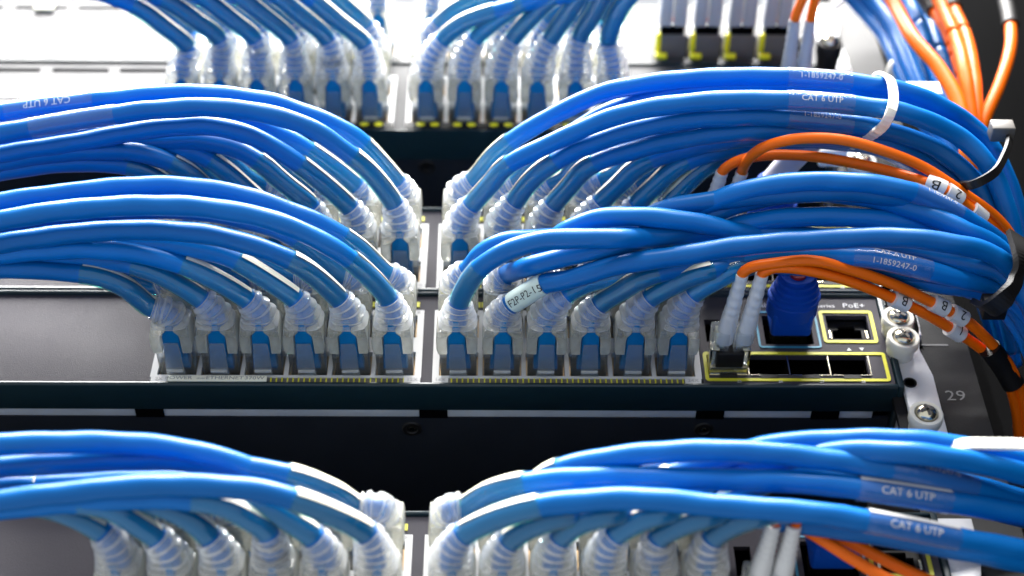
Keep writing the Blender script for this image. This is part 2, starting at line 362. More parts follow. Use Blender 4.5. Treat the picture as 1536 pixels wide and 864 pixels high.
def module(root, z0, y):
    m = part('uplink_panel', plate(89.0, 150.6, z0+2.1, z0+42.5, y-0.35, y+1.5,
             [(SFPX[0]-6.5, SFPX[3]+6.7, z0+5.9, z0+14.6), (132.4, 146.2, z0+22.6, z0+33.8), (111, 127, z0+20, z0+33.5), (91.6, 96.4, z0+21, z0+31.5)]), 'panel', root)
    part('uplink_outline', rring(89.7, 149.4, z0+3.1, z0+16.2, 1.15, y-0.38), 'yellow', m)
    part('management_outline', rring(130.3, 148.3, z0+20.6, z0+35.9, 1.2, y-0.38), 'yellow', m)
    part('console_outline', rring(108.6, 129.3, z0+18.2, z0+35.4, 0.7, y-0.38), 'cyan', m)
    for i in range(5):
        x = SFPX[0]-6.5+13.22*i
        part('cage_wall', MB().box(x-0.18, x+0.18, y-0.55, y+20, z0+5.9, z0+14.6), 'steel', m)
    for i in range(4):
        x = SFPX[i]+0.3*i
        part('cage_lip', MB().box(x-6.2, x-2.9, y-0.7, y+6, z0+5.6, z0+5.9), 'steel', m); part('cage_lip', MB().box(x+2.9, x+6.2, y-0.7, y+6, z0+5.6, z0+5.9), 'steel', m)
        part('cage_notch', MB().box(x-2.8, x+2.8, y-0.75, y+1.4, z0+4.2, z0+5.85), 'blackp', m)
        part('port_number', text_flat(str(25+i), 1.5, (x+3.2, y-0.7, z0+2.75)), 'print', m)
    part('cage_back', MB().box(89.5, 150, y+20, y+21, z0+4, z0+38), 'black', m)
    # management jack: stepped keyway in front of a dark cavity
    part('jack_insert', plate(132.5, 146.1, z0+22.7, z0+33.7, y+2.2, y+3.4, [(134.4, 144.2, z0+23.8, z0+29.5), (136.4, 142.2, z0+29.4, z0+31.4)]), 'blackp', m)
    part('jack_shield', MB().box(132.9, 133.6, y+0.6, y+2.0, z0+24, z0+27.5).box(145.0, 145.7, y+0.6, y+2.0, z0+24, z0+27.5), 'steel', m)
    tri = MB().prism([(137.2, z0+17.1), (138.8, z0+17.1), (138.0, z0+18.4)], y-0.5, y-0.42, 'y'); part('up_arrow', tri, 'print', m)
    tri = MB().prism([(141.4, z0+18.4), (143.0, z0+18.4), (142.2, z0+17.1)], y-0.5, y-0.42, 'y'); part('down_arrow', tri, 'print', m)
    part('series_lettering', text_flat('Catalyst 2960-S', 2.9, (116.5, y-0.5, z0+38.4), 1.1), 'print', m)
    part('series_lettering', text_flat('Series', 2.2, (133.2, y-0.5, z0+38.2), 1.2), 'print', m)
    part('series_lettering', text_flat('PoE+', 3.0, (142.8, y-0.5, z0+38.4), 1.2), 'print', m)
def access_switch(z0, label, gaps, screws, strip=False):
    root = empty('network_switch', (0, 0, z0)); tag(root, label, 'switch', 'rack switches')
    y = 0.6; g = 10.2
    ends = []
    L = [('12X', -4.6, 3.1), ('11X', -4.6, 34.2), ('2X', -85.6, 3.1)]; Rr = [('14X', 4.4, 3.1), ('13X', 4.4, 34.2), ('24X', 85.6, 3.1)]
    holes = port_group(root, 0, 'L', z0, y, g, L, False) + port_group(root, 0, 'R', z0, y, g, Rr, False)
    part('front_panel', plate(XL, 88.6, z0+2.1, z0+42.5, y, y+1.5, [(-88.5, -1.9, z0+2.7, z0+35.3), (1.9, 88.5, z0+2.7, z0+35.3)]), 'panel', root)
    part('chassis', plate(XL+1, XR-1, z0+2.3, z0+43.4, 14, 300, []), 'black', root)
    bezel(root, z0, 'bezel'); underside(root, z0, gaps, screws); module(root, z0, y)
    # dark band with yellow guide ticks under each port group
    for a, b in ((-82.8, -7.4), (7.2, 82.8)):
        if strip and a < 0: a = -50.6
        tb = part('tick_band', MB().box(a, b, y-0.22, y-0.05, z0+2.05, z0+3.9), 'dgrey', root)
        tk = MB(); x = a+0.6
        while x < b: tk.box(x, x+0.45, y-0.45, y-0.25, z0+2.05, z0+4.4); x += 1.77
        tk = part('tick_mark', tk, 'yellow', tb); tk['kind'] = 'stuff'
    for side in 'LR':
        for i in range(6):
            x = colx(0, side, i)
            for d in (-6.9, 3.4): part('port_light', MB().box(x+d, x+d+3.4, y-0.3, y-0.02, z0+37.2, z0+39.6), 'yellow', root)
    if strip:
        st = part('power_strip', MB().box(-82.6, -51.0, y-1.4, y-0.9, z0+1.55, z0+3.95), 'cream', root, bevel=0.1)
        part('power_lettering', text_flat('POWER', 2.0, (-79.1, y-1.45, z0+2.75), 1.25), 'grey_ink', st)
        part('power_lettering', text_flat('over', 1.3, (-71.9, y-1.45, z0+2.6), 1.2), 'grey_ink', st)
        part('power_lettering', text_flat('ETHERNET', 2.0, (-64.4, y-1.45, z0+2.75), 1.25), 'grey_ink', st)
        part('power_lettering', text_flat('370W', 2.0, (-54.9, y-1.45, z0+2.75), 1.25), 'grey_ink', st)
    return root
ZB, ZC, ZD, ZA, ZA0 = 44.4, 0.0, -94.9, 133.9, 178.4
SC = [(-5.2, 20.4), (90.5, 20.4)]
access_switch(ZC, 'grey switch with dark bezel carrying the POWER over ETHERNET 370W strip', [-90.0, -1.5+3.5, 92.0, 129.5], SC, True)
access_switch(ZB, 'grey switch stacked right on top of the one with the 370W strip', [-90, 2, 92, 129.5], SC)
access_switch(ZD, 'grey switch at the bottom of the photo, cut off by its lower edge', [-90, 2, 92, 129.5], SC)

def light_switch(z0, xc, label, slots, white_label, right_kind):
    root = empty('network_switch', (0, 0, z0)); tag(root, label, 'switch', 'rack switches')
    y = 0.6; g = 10.7
    port_group(root, xc, 'L', z0, y, g, [], True); port_group(root, xc, 'R', z0, y, g, [], True)
    la, lb = xc-g-70-8.5, xc-g+8.5; ra, rb = xc+g-8.5, xc+g+70+8.5
    hs = [(la, lb, z0+2.7, z0+35.3), (ra, rb, z0+2.7, z0+35.3)] + [(a, b, z0+37.4, z0+39.9) for a, b in slots]
    if right_kind: hs.append((SFPX[0]-9, SFPX[3]+10, z0+5, z0+20))
    part('front_panel', plate(XL, XR, z0+0.4, z0+43.6, y, y+1.5, hs), 'panel_light', root)
    part('chassis', MB().box(XL+1, XR-1, 14, 300, z0+0.6, z0+43.4), 'black', root)
    part('edge_seam', MB().box(XL, XR, -0.2, 13.9, z0-0.15, z0+0.35), 'bezel', root)
    part('slot_back', MB().box(XL, XR, 6, 6.5, z0+1, z0+43), 'black', root)
    part('bottom_plate', MB().box(XL, XR-0.5, 14.3, 300, z0+0.4, z0+2.2), 'under', root)
    part('vent_slot', MB().box(XL, xc-1, 8.0, 10.0, z0-0.1, z0+1.6), 'slot', root); part('vent_slot', MB().box(xc+6, XR, 8.0, 10.0, z0-0.1, z0+1.6), 'slot', root)
    for sx, sy in ((xc+10, 18.0), (xc+75, 19.0)):
        part('bottom_screw', MB().lathe([(3.3, 0), (2.9, -0.5), (2.0, -0.55), (1.7, -0.1), (0.1, -0.1)], 20, 'z', (sx, sy, z0+0.38)), 'blackp', root, smooth='auto')
    for side in 'LR':
        for i in range(6):
            x = colx(xc, side, i, g)
            for d in (-3.6, 1.8): part('port_light', MB().prism([(x+d+1.0+1.25*math.cos(a*.7854)*1.4, z0+3.4+1.15*math.sin(a*.7854)) for a in range(8)], y-1.0, y-0.55, 'y'), 'led', root)
        xa, xb = sorted((colx(xc, side, 0, g), colx(xc, side, 5, g)))
        part('light_strip', MB().box(xa-8.2, xb+8.2, y-0.8, y-0.52, z0+1.4, z0+4.9), 'blackp', root)
    if white_label: part('asset_label', MB().box(*white_label, y-0.3, y-0.02, z0+21, z0+33.5), 'white', root)
    return root
def sx_(px, py, h=0): return at(px, py, h=h).x
sA = [(sx_(a, 107), sx_(b, 107)) for a, b in ((-40, 59), (77, 162), (178, 260))]
sA0 = [(sx_(a, 15), sx_(b, 15)) for a, b in ((-70, 2), (20, 99), (115, 200))]
light_switch(ZA, -15.0, 'pale switch with slotted top edge and yellow lights under its ports', sA, (sx_(-60, 130), sx_(97, 130)), False)
topsw = light_switch(ZA0, -14.5, 'pale overexposed switch cut off by the top edge of the photo', sA0, None, True)
q = at(65, 6, h=2); part('cream_tab', MB().box(q.x-4.2, q.x+4.2, -0.9, 0.5, q.z-2.0, q.z+6), 'cream', topsw, bevel=0.8)

# ------------------------------------------------------------------ ears, washers and screws
def ear(z0, label):
    e = empty('rack_ear', (156, 0, z0)); tag(e, label, 'bracket', 'rack ears')
    poly = [(XR+2.4, z0+1.5-19), (XR+2.4, z0+43), (163.8, z0+43), (163.8, z0+30), (161.6, z0+19), (163.8, z0+7), (163.6, z0-19)]
    part('flange', MB().prism(poly, 1.2, 3.6, 'y'), 'ear', e, bevel=0.3)
    part('side_plate', MB().box(XR+2.3, XR+4.0, 3.7, 40, z0+2, z0+42), 'ear', e)
    part('slot_hole', MB().lathe([(2.2, 0), (2.2, -0.2), (1.6, -0.25), (1.5, 0.0), (0.05, 0.0)], 18, 'y', (155.6, 1.1, z0+3.5)), 'blackp', e)
    return e
def cup_screw(x, z, label, s=1.0, hh=8.0, dark=False):
    o = empty('rack_screw', (x, 1.1, z)); tag(o, label, 'screw', 'rack screws')
    r = 5.3*s
    part('cup_washer', MB().lathe([(r*.82, 0), (r*.86, -hh*.35), (r, -hh*.6), (r*1.0, -hh*.95), (r*.93, -hh), (r*.72, -hh), (r*.66, -hh*.86), (0.1, -hh*.86)], 32, 'y', (x, 1.1, z)), 'blackp' if dark else 'nylon', o, smooth='auto')
    h = part('screw_head', MB().lathe([(r*.62, -hh*.87), (r*.63, -hh*.98), (r*.52, -hh*1.12), (r*.3, -hh*1.2), (0.1, -hh*1.22)], 28, 'y', (x, 1.1, z)), 'steel', o, smooth='auto')
    a = random.uniform(0, 1.5); mb = MB()
    for k in range(2):
        t = a+k*math.pi/2; c, s_ = math.cos(t), math.sin(t); L, W = r*.40, r*.085; y0, y1 = 1.1-hh*1.235, 1.1-hh*1.0
        q = [(x+c*L-s_*W, z+s_*L+c*W), (x-c*L-s_*W, z-s_*L+c*W), (x-c*L+s_*W, z-s_*L-c*W), (x+c*L+s_*W, z+s_*L-c*W)]
        mb.prism(q, y0, y1, 'y')
    part('cross_recess', mb, 'dgrey', h)
    return o
ear(ZC, 'bare steel rack ear beside the switch with the 370W strip')
ear(ZB, 'steel rack ear half hidden behind blue cables and thin orange fibre')
ear(ZA, 'steel rack ear behind the white zip tie')
ear(ZA0, 'overexposed steel rack ear near the top edge')
ear(ZD, 'steel rack ear at the lower right under the blue cables')
for zz, lab in ((16.6, 'cross-head screw in a nylon cup washer just right of the empty yellow framed jack'),
                (-17.0, 'lowest bare cross-head screw in a nylon cup washer, below the ear hole'),
                (26.0, 'cross-head screw in a nylon washer half hidden behind an orange fibre tagged B')):
    cup_screw(154.6 if zz > 0 else 155.6, zz, lab)
cup_screw(155.6, ZB+63, 'steel screw head above the upper pair of orange fibres', 1.0, 9)
cup_screw(153.6, ZA0-1.5, 'screw with pale head in a dark conical washer at the top right', 0.95, 13, True)
cup_screw(160.0, ZD+9, 'dark capped screw at the bottom right under the blue cables', 1.1, 8, True)

# ------------------------------------------------------------------ patch cables
CORE = [(2.7, -6.0), (2.7, -15.4), (2.4, -16.6), (1.05, -18.2), (0.95, -22.5)]
def build_plug_meshes():
    D = {}
    mb = MB().prism([(-5.8, 5), (-5.8, -8.2), (-5.2, -9.4), (5.2, -9.4), (5.8, -8.2), (5.8, 5)], -3.6, 3.6)
    D['plug'] = mb.mesh('plug', 'plug', bevel=0.3)
    mb = MB()                                                       # locking tab: bends away from the plug, then rises to the boot
    prof = [(4.5, -5.6), (-1.5, -5.9), (-2.2, -6.5), (-9.0, -6.0), (-13.5, -5.9)]
    wd = [2.9, 2.9, 2.7, 2.5, 2.2]
    for (a, za, wa), (b, zb, wb) in zip([(p[0], p[1], w_) for p, w_ in zip(prof, wd)], [(p[0], p[1], w_) for p, w_ in zip(prof[1:], wd[1:])]):
        mb.add([(-wa, a, za), (wa, a, za), (wb, b, zb), (-wb, b, zb), (-wa, a, za+.9), (wa, a, za+.9), (wb, b, zb+.9), (-wb, b, zb+.9)],
               [(0, 1, 2, 3), (4, 7, 6, 5), (0, 3, 7, 4), (1, 5, 6, 2)] + ([(0, 4, 5, 1)] if a == 4.5 else []) + ([(3, 2, 6, 7)] if b == -13.5 else []))
    D['latch'] = mb.mesh('latch', 'latch')
    D['tabstep'] = MB().box(-2.6, 2.6, -3.2, -2.6, -7.2, -6.35).mesh('latch_step', 'ring', bevel=0.1)
    poly = [(-a, b) for a, b in CORE[::-1]] + CORE
    poly = [(x, y) for x, y in poly]
    D['core'] = MB().prism([(-c[0], c[1]) for c in CORE] + [c for c in CORE[::-1]], -4.4, 2.6).mesh('cable_core', 'core', bevel=0.25)
    D['wire'] = MB().prism([(-3.9, 1), (3.9, 1), (3.4, -9), (-3.4, -9)], -1.6, 2.0).mesh('wire_fan', 'core', bevel=0.3)
    def tap(v):                                                      # the boot narrows towards the cable
        k = min(1, max(0, (-14.5-v[1])/8.2)); return (v[0]*(1-0.16*k*k), v[1], v[2]*(1-0.42*k*k))
    for sgn, nm in ((1, 'hood_r'), (-1, 'hood_l')):
        pl = [(6.0, -9.3), (6.5, -11.5), (6.45, -15.5), (6.2, -18.8), (1.4, -18.8), (1.4, -18.2), (2.9, -16.8), (3.1, -15.4), (3.15, -9.3)]
        wg = MB().prism([(sgn*x, y) for x, y in pl], -5.4, 4.4)
        wg.v = [tap(v) for v in wg.v]; D[nm] = wg.mesh('boot_wing', 'boot', bevel=0.35, seg=2)
    pl = [(-5.9, -9.3), (-6.4, -12), (-6.3, -16), (-6.0, -18.8), (6.0, -18.8), (6.3, -16), (6.4, -12), (5.9, -9.3)]
    cv = MB().prism(pl, 4.45, 5.9); cv.v = [tap(v) for v in cv.v]; D['cover'] = cv.mesh('boot_cover', 'boot', bevel=0.5, seg=2)
    return D
PM = build_plug_meshes()
def ribbed(seg):
    """clear strain relief: boxy where it leaves the plug, round at the cable, moulded ribs in between"""
    L = sum((b-a).length for a, b in zip(seg, seg[1:])); m = 64
    st = L/(len(seg)-1); path = cut(seg, 0, L, st)
    path = [path[0].lerp(path[0], 0)]+path[1:]
    P = []
    for k in range(m+1):
        q = k/m*(len(path)-1); i = min(int(q), len(path)-2); P.append(path[i].lerp(path[i+1], q-i))
    fr = frames(P); n = 24; v = []; f = []; nr = max(4, round(L/2.7))
    for k, (p, t, nn, b) in enumerate(fr):
        u = k/m; e = u**0.85; a_, b_ = 5.75+(3.95-5.75)*e, 4.9+(3.95-4.9)*e; ex = 2/(3.4+(2-3.4)*min(1, u*1.6))
        w_ = math.sin(2*math.pi*nr*u); g = 1+(0.12*(w_ if w_ > 0 else w_*0.7) if 0.04 < u < 0.985 else 0)
        for i in range(n):
            a = 2*math.pi*i/n; c, s_ = math.cos(a), math.sin(a)
            x = math.copysign(abs(c)**ex, c)*b_*g; y = math.copysign(abs(s_)**ex, s_)*a_*g
            v.append(p+nn*x+b*y)
    for k in range(m):
        for i in range(n): f.append((k*n+i, k*n+(i+1) % n, (k+1)*n+(i+1) % n, (k+1)*n+i))
    mb = MB(); mb.add(v, f); return mb
RC = 3.12
def patch_cable(port, flip, end, way, label, group, slv=22, strip=True, mintlabel=None, wraps=(), unitstrip=False):
    """port: mouth of the jack (mm); end: where the jacket leaves the boot; way: points along the run"""
    P = Vector(port); o = empty('patch_cable', P); tag(o, label, 'patch cable', group)
    jz = random.uniform(-0.03, 0.03); rot = (0, math.pi if flip else 0, jz)
    pg = link('plug', PM['plug'], o, rot=rot)
    la = link('latch', PM['latch'], pg); link('latch_step', PM['tabstep'], la)
    link('wire_fan', PM['wire'], pg)
    bt = link('boot_cover', PM['cover'], o, rot=rot)
    link('boot_wing', PM['hood_l'], bt); link('boot_wing', PM['hood_r'], bt)
    link('cable_core', PM['core'], bt)
    E = Vector(end)
    a = [P+Vector((0, -16, 0)), P+Vector((0, -19.5, 0)), (P+Vector((0, -22.5, 0))).lerp(E, 0.12), E]
    path = spline(a+[Vector(q) for q in way])
    # arc length at E
    sE = min(range(len(path)), key=lambda i: (path[i]-E).length)*1.6
    ph = random.uniform(0, 6)
    jp = cut(path, 1.0, 1e9)
    wr = MB(); jm = tube_mb(jp, RC, 14, wob=0.022, ph=ph, caps=True)
    part('jacket', jm, 'blue', o, smooth=True)
    part('ribbed_boot', ribbed(cut(path, 2.9, sE+0.4)), 'ring', o, smooth=True)
    if mintlabel:
        sl = part('flag_label', tube_mb(cut(path, sE+1, sE+mintlabel[1]), RC+0.32, 18), 'mint', o, smooth='auto')
        part('label_lettering', text_tube(mintlabel[0], 3.4, path, sE+1+mintlabel[1]/2, 1.95, RC+0.40, sx=0.95), 'ink', sl)
    elif slv:
        q = cut(path, sE+0.6, sE+slv)
        sl = part('label_sleeve', tube_mb(q, RC+0.30, 16, caps=False), 'sleeve', o, smooth=True)
        if strip:
            c = random.uniform(0.05, 0.45); wd = random.uniform(0.55, 0.85)
            part('label_strip', tube_mb(cut(path, sE+1.2, sE+slv-0.6), RC+0.36, 6, c-wd, c+wd), 'cream', sl, smooth=True)
    for (px, py, length, lines, fl) in wraps:                        # printed clear wraps further along
        i0 = min(range(len(path)), key=lambda i: (Vector(pix(path[i]))-Vector((px, py))).length); sc_ = i0*1.6
        wsl = part('printed_wrap', tube_mb(cut(path, sc_-length/2, sc_+length/2), RC+0.26, 18, caps=False), 'wrap', o, smooth=True)
        if unitstrip: part('wrap_strip', tube_mb(cut(path, sc_-length/2+.3, sc_+length/2-.3), RC+0.33, 8, -0.9, 0.62), 'white', wsl, smooth=True)
        for (s, size, ang) in lines:
            part('wrap_lettering', text_tube(s, size, path, sc_, ang, RC+0.31, flip=fl), 'print', wsl)
    return o
def pix(p):
    d = Vector(p)-CAM; k = FPX/d.dot(F); return (768+d.dot(RV)*k, 432-d.dot(UV)*k)
ORD = ['first', 'second', 'third', 'fourth', 'fifth', 'sixth']
WHERE = {'A0': 'on the topmost switch', 'A': 'on second switch from top', 'B': 'on the middle switch', 'C': 'on the 370W switch', 'D': 'on the bottom switch'}
UNIT = {'A0': (ZA0, -14.5, 10.7), 'A': (ZA, -15.0, 10.7), 'B': (ZB, 0, 10.2), 'C': (ZC, 0, 10.2), 'D': (ZD, 0, 10.2)}
def run(unit, side, row, i, end, pts, **k):
    """i counts from the centre gap; pts = (px, py[, rise above the port in mm])"""
    z0, xc, g = UNIT[unit]; z = z0+(10.6 if row == 'lower' else 27.6); P = Vector((colx(xc, side, i, g), 0, z))
    E = at(end[0], end[1], z=z+(end[2] if len(end) > 2 else 0)); way = [at(q[0], q[1], z=z+(q[2] if len(q) > 2 else 0)) for q in pts]
    lab = k.pop('label', None) or 'blue cable in %s %s port %s of centre gap %s' % (ORD[i], row, 'left' if side == 'L' else 'right', WHERE[unit])
    if i == 0: lab = lab.replace('in first %s port' % row, 'in the %s port just' % row)
    return patch_cable(P, row == 'upper', E, way, lab, 'blue patch cables', **k)

# --- 370W switch, left: lower row (index 0 is the port beside the centre gap)
CL = [((581, 446), [(531, 394), (478, 360), (406, 330), (312, 312), (219, 308), (94, 316), (0, 331), (-90, 352)]),
      ((509, 449), [(453, 400), (390, 372), (312, 352), (203, 345), (94, 352), (0, 366), (-90, 384)]),
      ((444, 450), [(391, 412), (344, 386), (281, 370), (188, 363), (94, 366), (0, 375), (-90, 392)]),
      ((372, 450), [(328, 422), (281, 400), (219, 382), (141, 374), (60, 376), (0, 382), (-90, 398)]),
      ((303, 450), [(266, 425), (219, 403), (156, 389), (78, 384), (0, 388), (-90, 402)]),
      ((228, 462), [(187, 430), (147, 414), (94, 407), (0, 403), (-90, 410)])]
for i, (e, p) in enumerate(CL):
    dz = [0, 0, 3.5, 0, 3.5, 0][i]
    run('C', 'L', 'lower', i, e, [(q[0], q[1], dz*min(1, (e[0]-q[0])/120)) for q in p], slv=[20, 22, 22, 24, 24, 26][i])
run('C', 'L', 'upper', 0, (581, 412), [(534, 369), (478, 334), (431, 316), (375, 296), (281, 280), (187, 280), (94, 290), (0, 303), (-90, 322)], slv=22)
run('C', 'L', 'upper', 1, (519, 416), [(487, 390), (430, 350), (312, 318), (200, 314), (94, 322), (0, 336), (-90, 356)])
for i, (e, p) in list(enumerate(CL))[2:]:
    run('C', 'L', 'upper', i, (e[0]-2+i*2, e[1]-33), [(q[0]+4, q[1]-14) for q in p[:-1]]+[(-90, p[-1][1]-8)])
# --- 370W switch, right
run('C', 'R', 'upper', 0, (700, 408), [(722, 380), (760, 362), (806, 358), (862, 356), (925, 356, 2), (987, 362, 8), (1060, 366, 10), (1160, 372, 10), (1300, 378, 8), (1400, 400, 4), (1480, 432, 0), (1530, 490, -6), (1570, 560, -10)], slv=0,
    label='blue patch cable emerging behind the short teal sleeve, upper port just right of the gap')
run('C', 'R', 'lower', 0, (689, 452), [(703, 424), (722, 400), (760, 377), (806, 362), (862, 358, -1), (925, 358, -1), (975, 356, 5), (1060, 348, 12), (1175, 352, 12), (1275, 362, 10), (1368, 379, 7), (1431, 391, 4), (1500, 409), (1540, 450, -8), (1570, 540, -15)], slv=16, strip=False,
    label='blue patch cable with short teal sleeve and no label strip, right of the gap')
run('C', 'R', 'lower', 1, (764, 458), [(790, 441, -1), (816, 426, -2), (850, 420, -2), (878, 412, -2), (925, 398, -2), (1019, 384, -2), (1112, 369, -1), (1206, 361, 0), (1243, 359), (1337, 356), (1431, 366), (1493, 384), (1530, 420, -4), (1570, 500, -10)],
    mintlabel=('F2P-P2-15', 14.5), label='blue patch cable with pale flag label reading F2P-P2-15')
run('C', 'R', 'upper', 1, (760, 412), [(800, 398, -14), (862, 382, -14), (925, 370, -13), (987, 352, -8), (1040, 334, -3), (1112, 304, 2), (1206, 289, 2), (1275, 293, 2), (1337, 305, 0), (1400, 326, -4), (1447, 346, -8), (1500, 375, -10), (1545, 450, -18)], slv=0,
    label='blue patch cable rising over its neighbours to the top of the fourth bundle')
run('C', 'R', 'lower', 2, (845, 444), [(880, 424, 3), (925, 414, 4), (1000, 402, 5), (1100, 390, 6), (1212, 384, 4), (1306, 387, 2), (1368, 400), (1431, 416), (1493, 431), (1540, 470, -6), (1580, 560, -14)],
    wraps=[(1335, 392, 24, [('1-1859247-0', 2.6, 1.75), ('CAT 6 UTP', 2.6, 0.75)], False)], label='blue patch cable printed 1-1859247-0 above the lower orange fibres')
run('C', 'R', 'upper', 2, (806, 400), [(831, 362, -6), (850, 346, -8), (894, 329, -9), (956, 325, -9), (1050, 335, -8), (1112, 350, -7), (1175, 356, -2), (1275, 368, 0), (1400, 385, 0), (1500, 405, -5), (1560, 480, -15)], slv=0,
    label='blue patch cable dipping across the others from the hump in the right bundle')
for i, (e, p) in {3: ((901, 455), [(932, 436), (964, 417), (1040, 398, 3), (1130, 390, 6), (1250, 398, 6), (1400, 412, 4), (1500, 440), (1570, 540, -14)]),
                  4: ((976, 446), [(1010, 427), (1057, 408), (1130, 396, 8), (1250, 404, 8), (1400, 424, 4), (1500, 450), (1570, 560, -14)]),
                  5: ((1039, 442), [(1073, 420), (1105, 404, 3), (1160, 392, 10), (1280, 400, 12), (1400, 420, 8), (1500, 455), (1570, 570, -14)])}.items():
    run('C', 'R', 'lower', i, e, p)
TOPC = [(972, 316), (987, 316), (1081, 299), (1175, 287), (1275, 283), (1350, 296), (1420, 330), (1490, 372), (1550, 450, -8)]
run('C', 'R', 'upper', 3, (888, 402), [(915, 370), (950, 338), (1000, 314), (1081, 300), (1175, 290), (1275, 288), (1350, 300), (1430, 338), (1500, 382), (1560, 470, -8)], slv=0)
run('C', 'R', 'upper', 4, (955, 402), [(985, 372), (1030, 325), (1097, 292), (1175, 275), (1269, 273), (1353, 284), (1400, 302), (1462, 337), (1520, 385), (1565, 470, -8)], slv=18,
    wraps=[(1405, 304, 18, [('1-1859247-0', 2.2, 0.9)], False)])
run('C', 'R', 'upper', 5, (1020, 404), [(1050, 375), (1090, 345, -2), (1150, 330, -3), (1240, 325, -3), (1330, 331, -3), (1420, 352, -2), (1500, 395), (1560, 480, -8)])

# --- middle switch, left
BL = [((591, 306), [(550, 253), (503, 216), (462, 190), (400, 171), (312, 161), (219, 166), (178, 171), (100, 183), (0, 200), (-90, 216)]),
      ((525, 312), [(478, 269), (431, 234), (375, 203), (312, 189), (219, 195), (125, 212), (0, 232), (-90, 248)]),
      ((466, 309), [(419, 269), (390, 244), (350, 222), (300, 212), (219, 214), (125, 226), (0, 246), (-90, 262)]),
      ((398, 312), [(365, 280), (335, 254), (300, 232), (250, 220), (180, 221), (90, 232), (0, 250), (-90, 264)]),
      ((335, 312), [(305, 280), (275, 254), (219, 231), (141, 226), (70, 232), (0, 244), (-90, 258)]),
      ((272, 312), [(255, 284), (225, 260), (187, 248), (125, 244), (60, 248), (0, 258), (-90, 270)])]
for i, (e, p) in enumerate(BL):
    dz = [0, 0, 5, 5, 0, 0][i]; wr = [(112, 182, 28, [('1-1859247-0', 2.6, 0.55)], True)] if i == 0 else ()
    run('B', 'L', 'lower', i, e, [(q[0], q[1], dz*min(1, (e[0]-q[0])/120)) for q in p], wraps=wr, slv=24)
run('B', 'L', 'upper', 0, (597, 275), [(562, 234), (532, 205), (494, 184), (447, 166), (406, 153), (312, 141), (250, 141), (140, 151), (62, 160), (0, 169), (-90, 182)],
    wraps=[(75, 159, 30, [('CAT 6 UTP', 3.3, 1.3)], True)], slv=20)
run('B', 'L', 'upper', 1, (534, 278), [(494, 247), (447, 216), (409, 197), (344, 178), (280, 172), (180, 180), (90, 192), (0, 208), (-90, 222)])
for i, (e, p) in list(enumerate(BL))[2:]:
    run('B', 'L', 'upper', i, (e[0]+6, e[1]-31), [(q[0]+8, q[1]-13) for q in p[:-1]]+[(-90, p[-1][1]-6)])
# --- middle switch, right
BR = [((709, 306), [(737, 275), (759, 250), (822, 217), (934, 171), (1059, 152), (1152, 150), (1225, 153), (1299, 160), (1356, 169), (1440, 206), (1480, 245, -6), (1506, 300, -14), (1526, 380, -24), (1545, 470, -36)]),
      ((772, 303), [(806, 262), (853, 231), (934, 200), (1027, 180), (1152, 175), (1225, 181), (1300, 190), (1400, 222), (1455, 265, -6), (1486, 320, -14), (1508, 400, -24), (1530, 500, -36)]),
      ((832, 305), [(856, 278), (880, 252), (956, 224), (1050, 204), (1152, 196), (1250, 205), (1330, 216), (1400, 246), (1446, 290, -6), (1476, 350, -14), (1500, 430, -24), (1524, 530, -36)]),
      ((903, 302), [(931, 275), (960, 248), (1019, 226), (1100, 209), (1200, 202), (1300, 212), (1380, 250), (1434, 310, -6), (1466, 370, -14), (1492, 450, -24), (1520, 550, -36)]),
      ((956, 306), [(987, 275), (1019, 248), (1081, 226), (1160, 208), (1250, 208), (1330, 222), (1400, 274), (1450, 340, -8), (1480, 420, -20), (1510, 520, -34)]),
      ((1006, 304), [(1030, 275), (1056, 252), (1100, 232), (1170, 212), (1260, 212), (1340, 230), (1400, 285), (1446, 370, -10), (1480, 460, -24), (1510, 560, -38)])]
for i, (e, p) in enumerate(BR):
    dz = [0, 0, 0, 6, 8, 14][i]; wr = ()
    if i == 0: wr = [(1228, 154, 21, [('CAT 6 UTP', 2.7, 1.35)], False)]
    if i == 1: wr = [(1228, 182, 21, [('1-1859247-0', 2.4, 1.15)], False)]
    run('B', 'R', 'lower', i, e, [(q[0], q[1], (q[2] if len(q) > 2 else 0)+dz*min(1, (q[0]-e[0])/120)) for q in p], wraps=wr, slv=22)
run('B', 'R', 'upper', 0, (709, 272), [(744, 231), (775, 206), (840, 168), (902, 140), (996, 122), (1121, 115), (1246, 120), (1356, 137), (1412, 160), (1469, 200), (1500, 245, -8), (1524, 310, -18), (1545, 400, -30)],
    wraps=[(1225, 119, 21, [('1-1859247-0', 2.7, 1.4)], False)], slv=22)
run('B', 'R', 'upper', 1, (772, 275), [(806, 240), (850, 205), (920, 165), (1010, 138), (1121, 128), (1246, 130), (1356, 148), (1420, 176), (1475, 218), (1510, 270, -10), (1550, 400, -30)])
for i, (e, p) in list(enumerate(BR))[2:]:
    run('B', 'R', 'upper', i, (e[0]-4, e[1]-31), [(q[0]-6, q[1]-14) for q in p[:4]]+[(q[0]+8, q[1]-16, -4) for q in p[4:-1]])

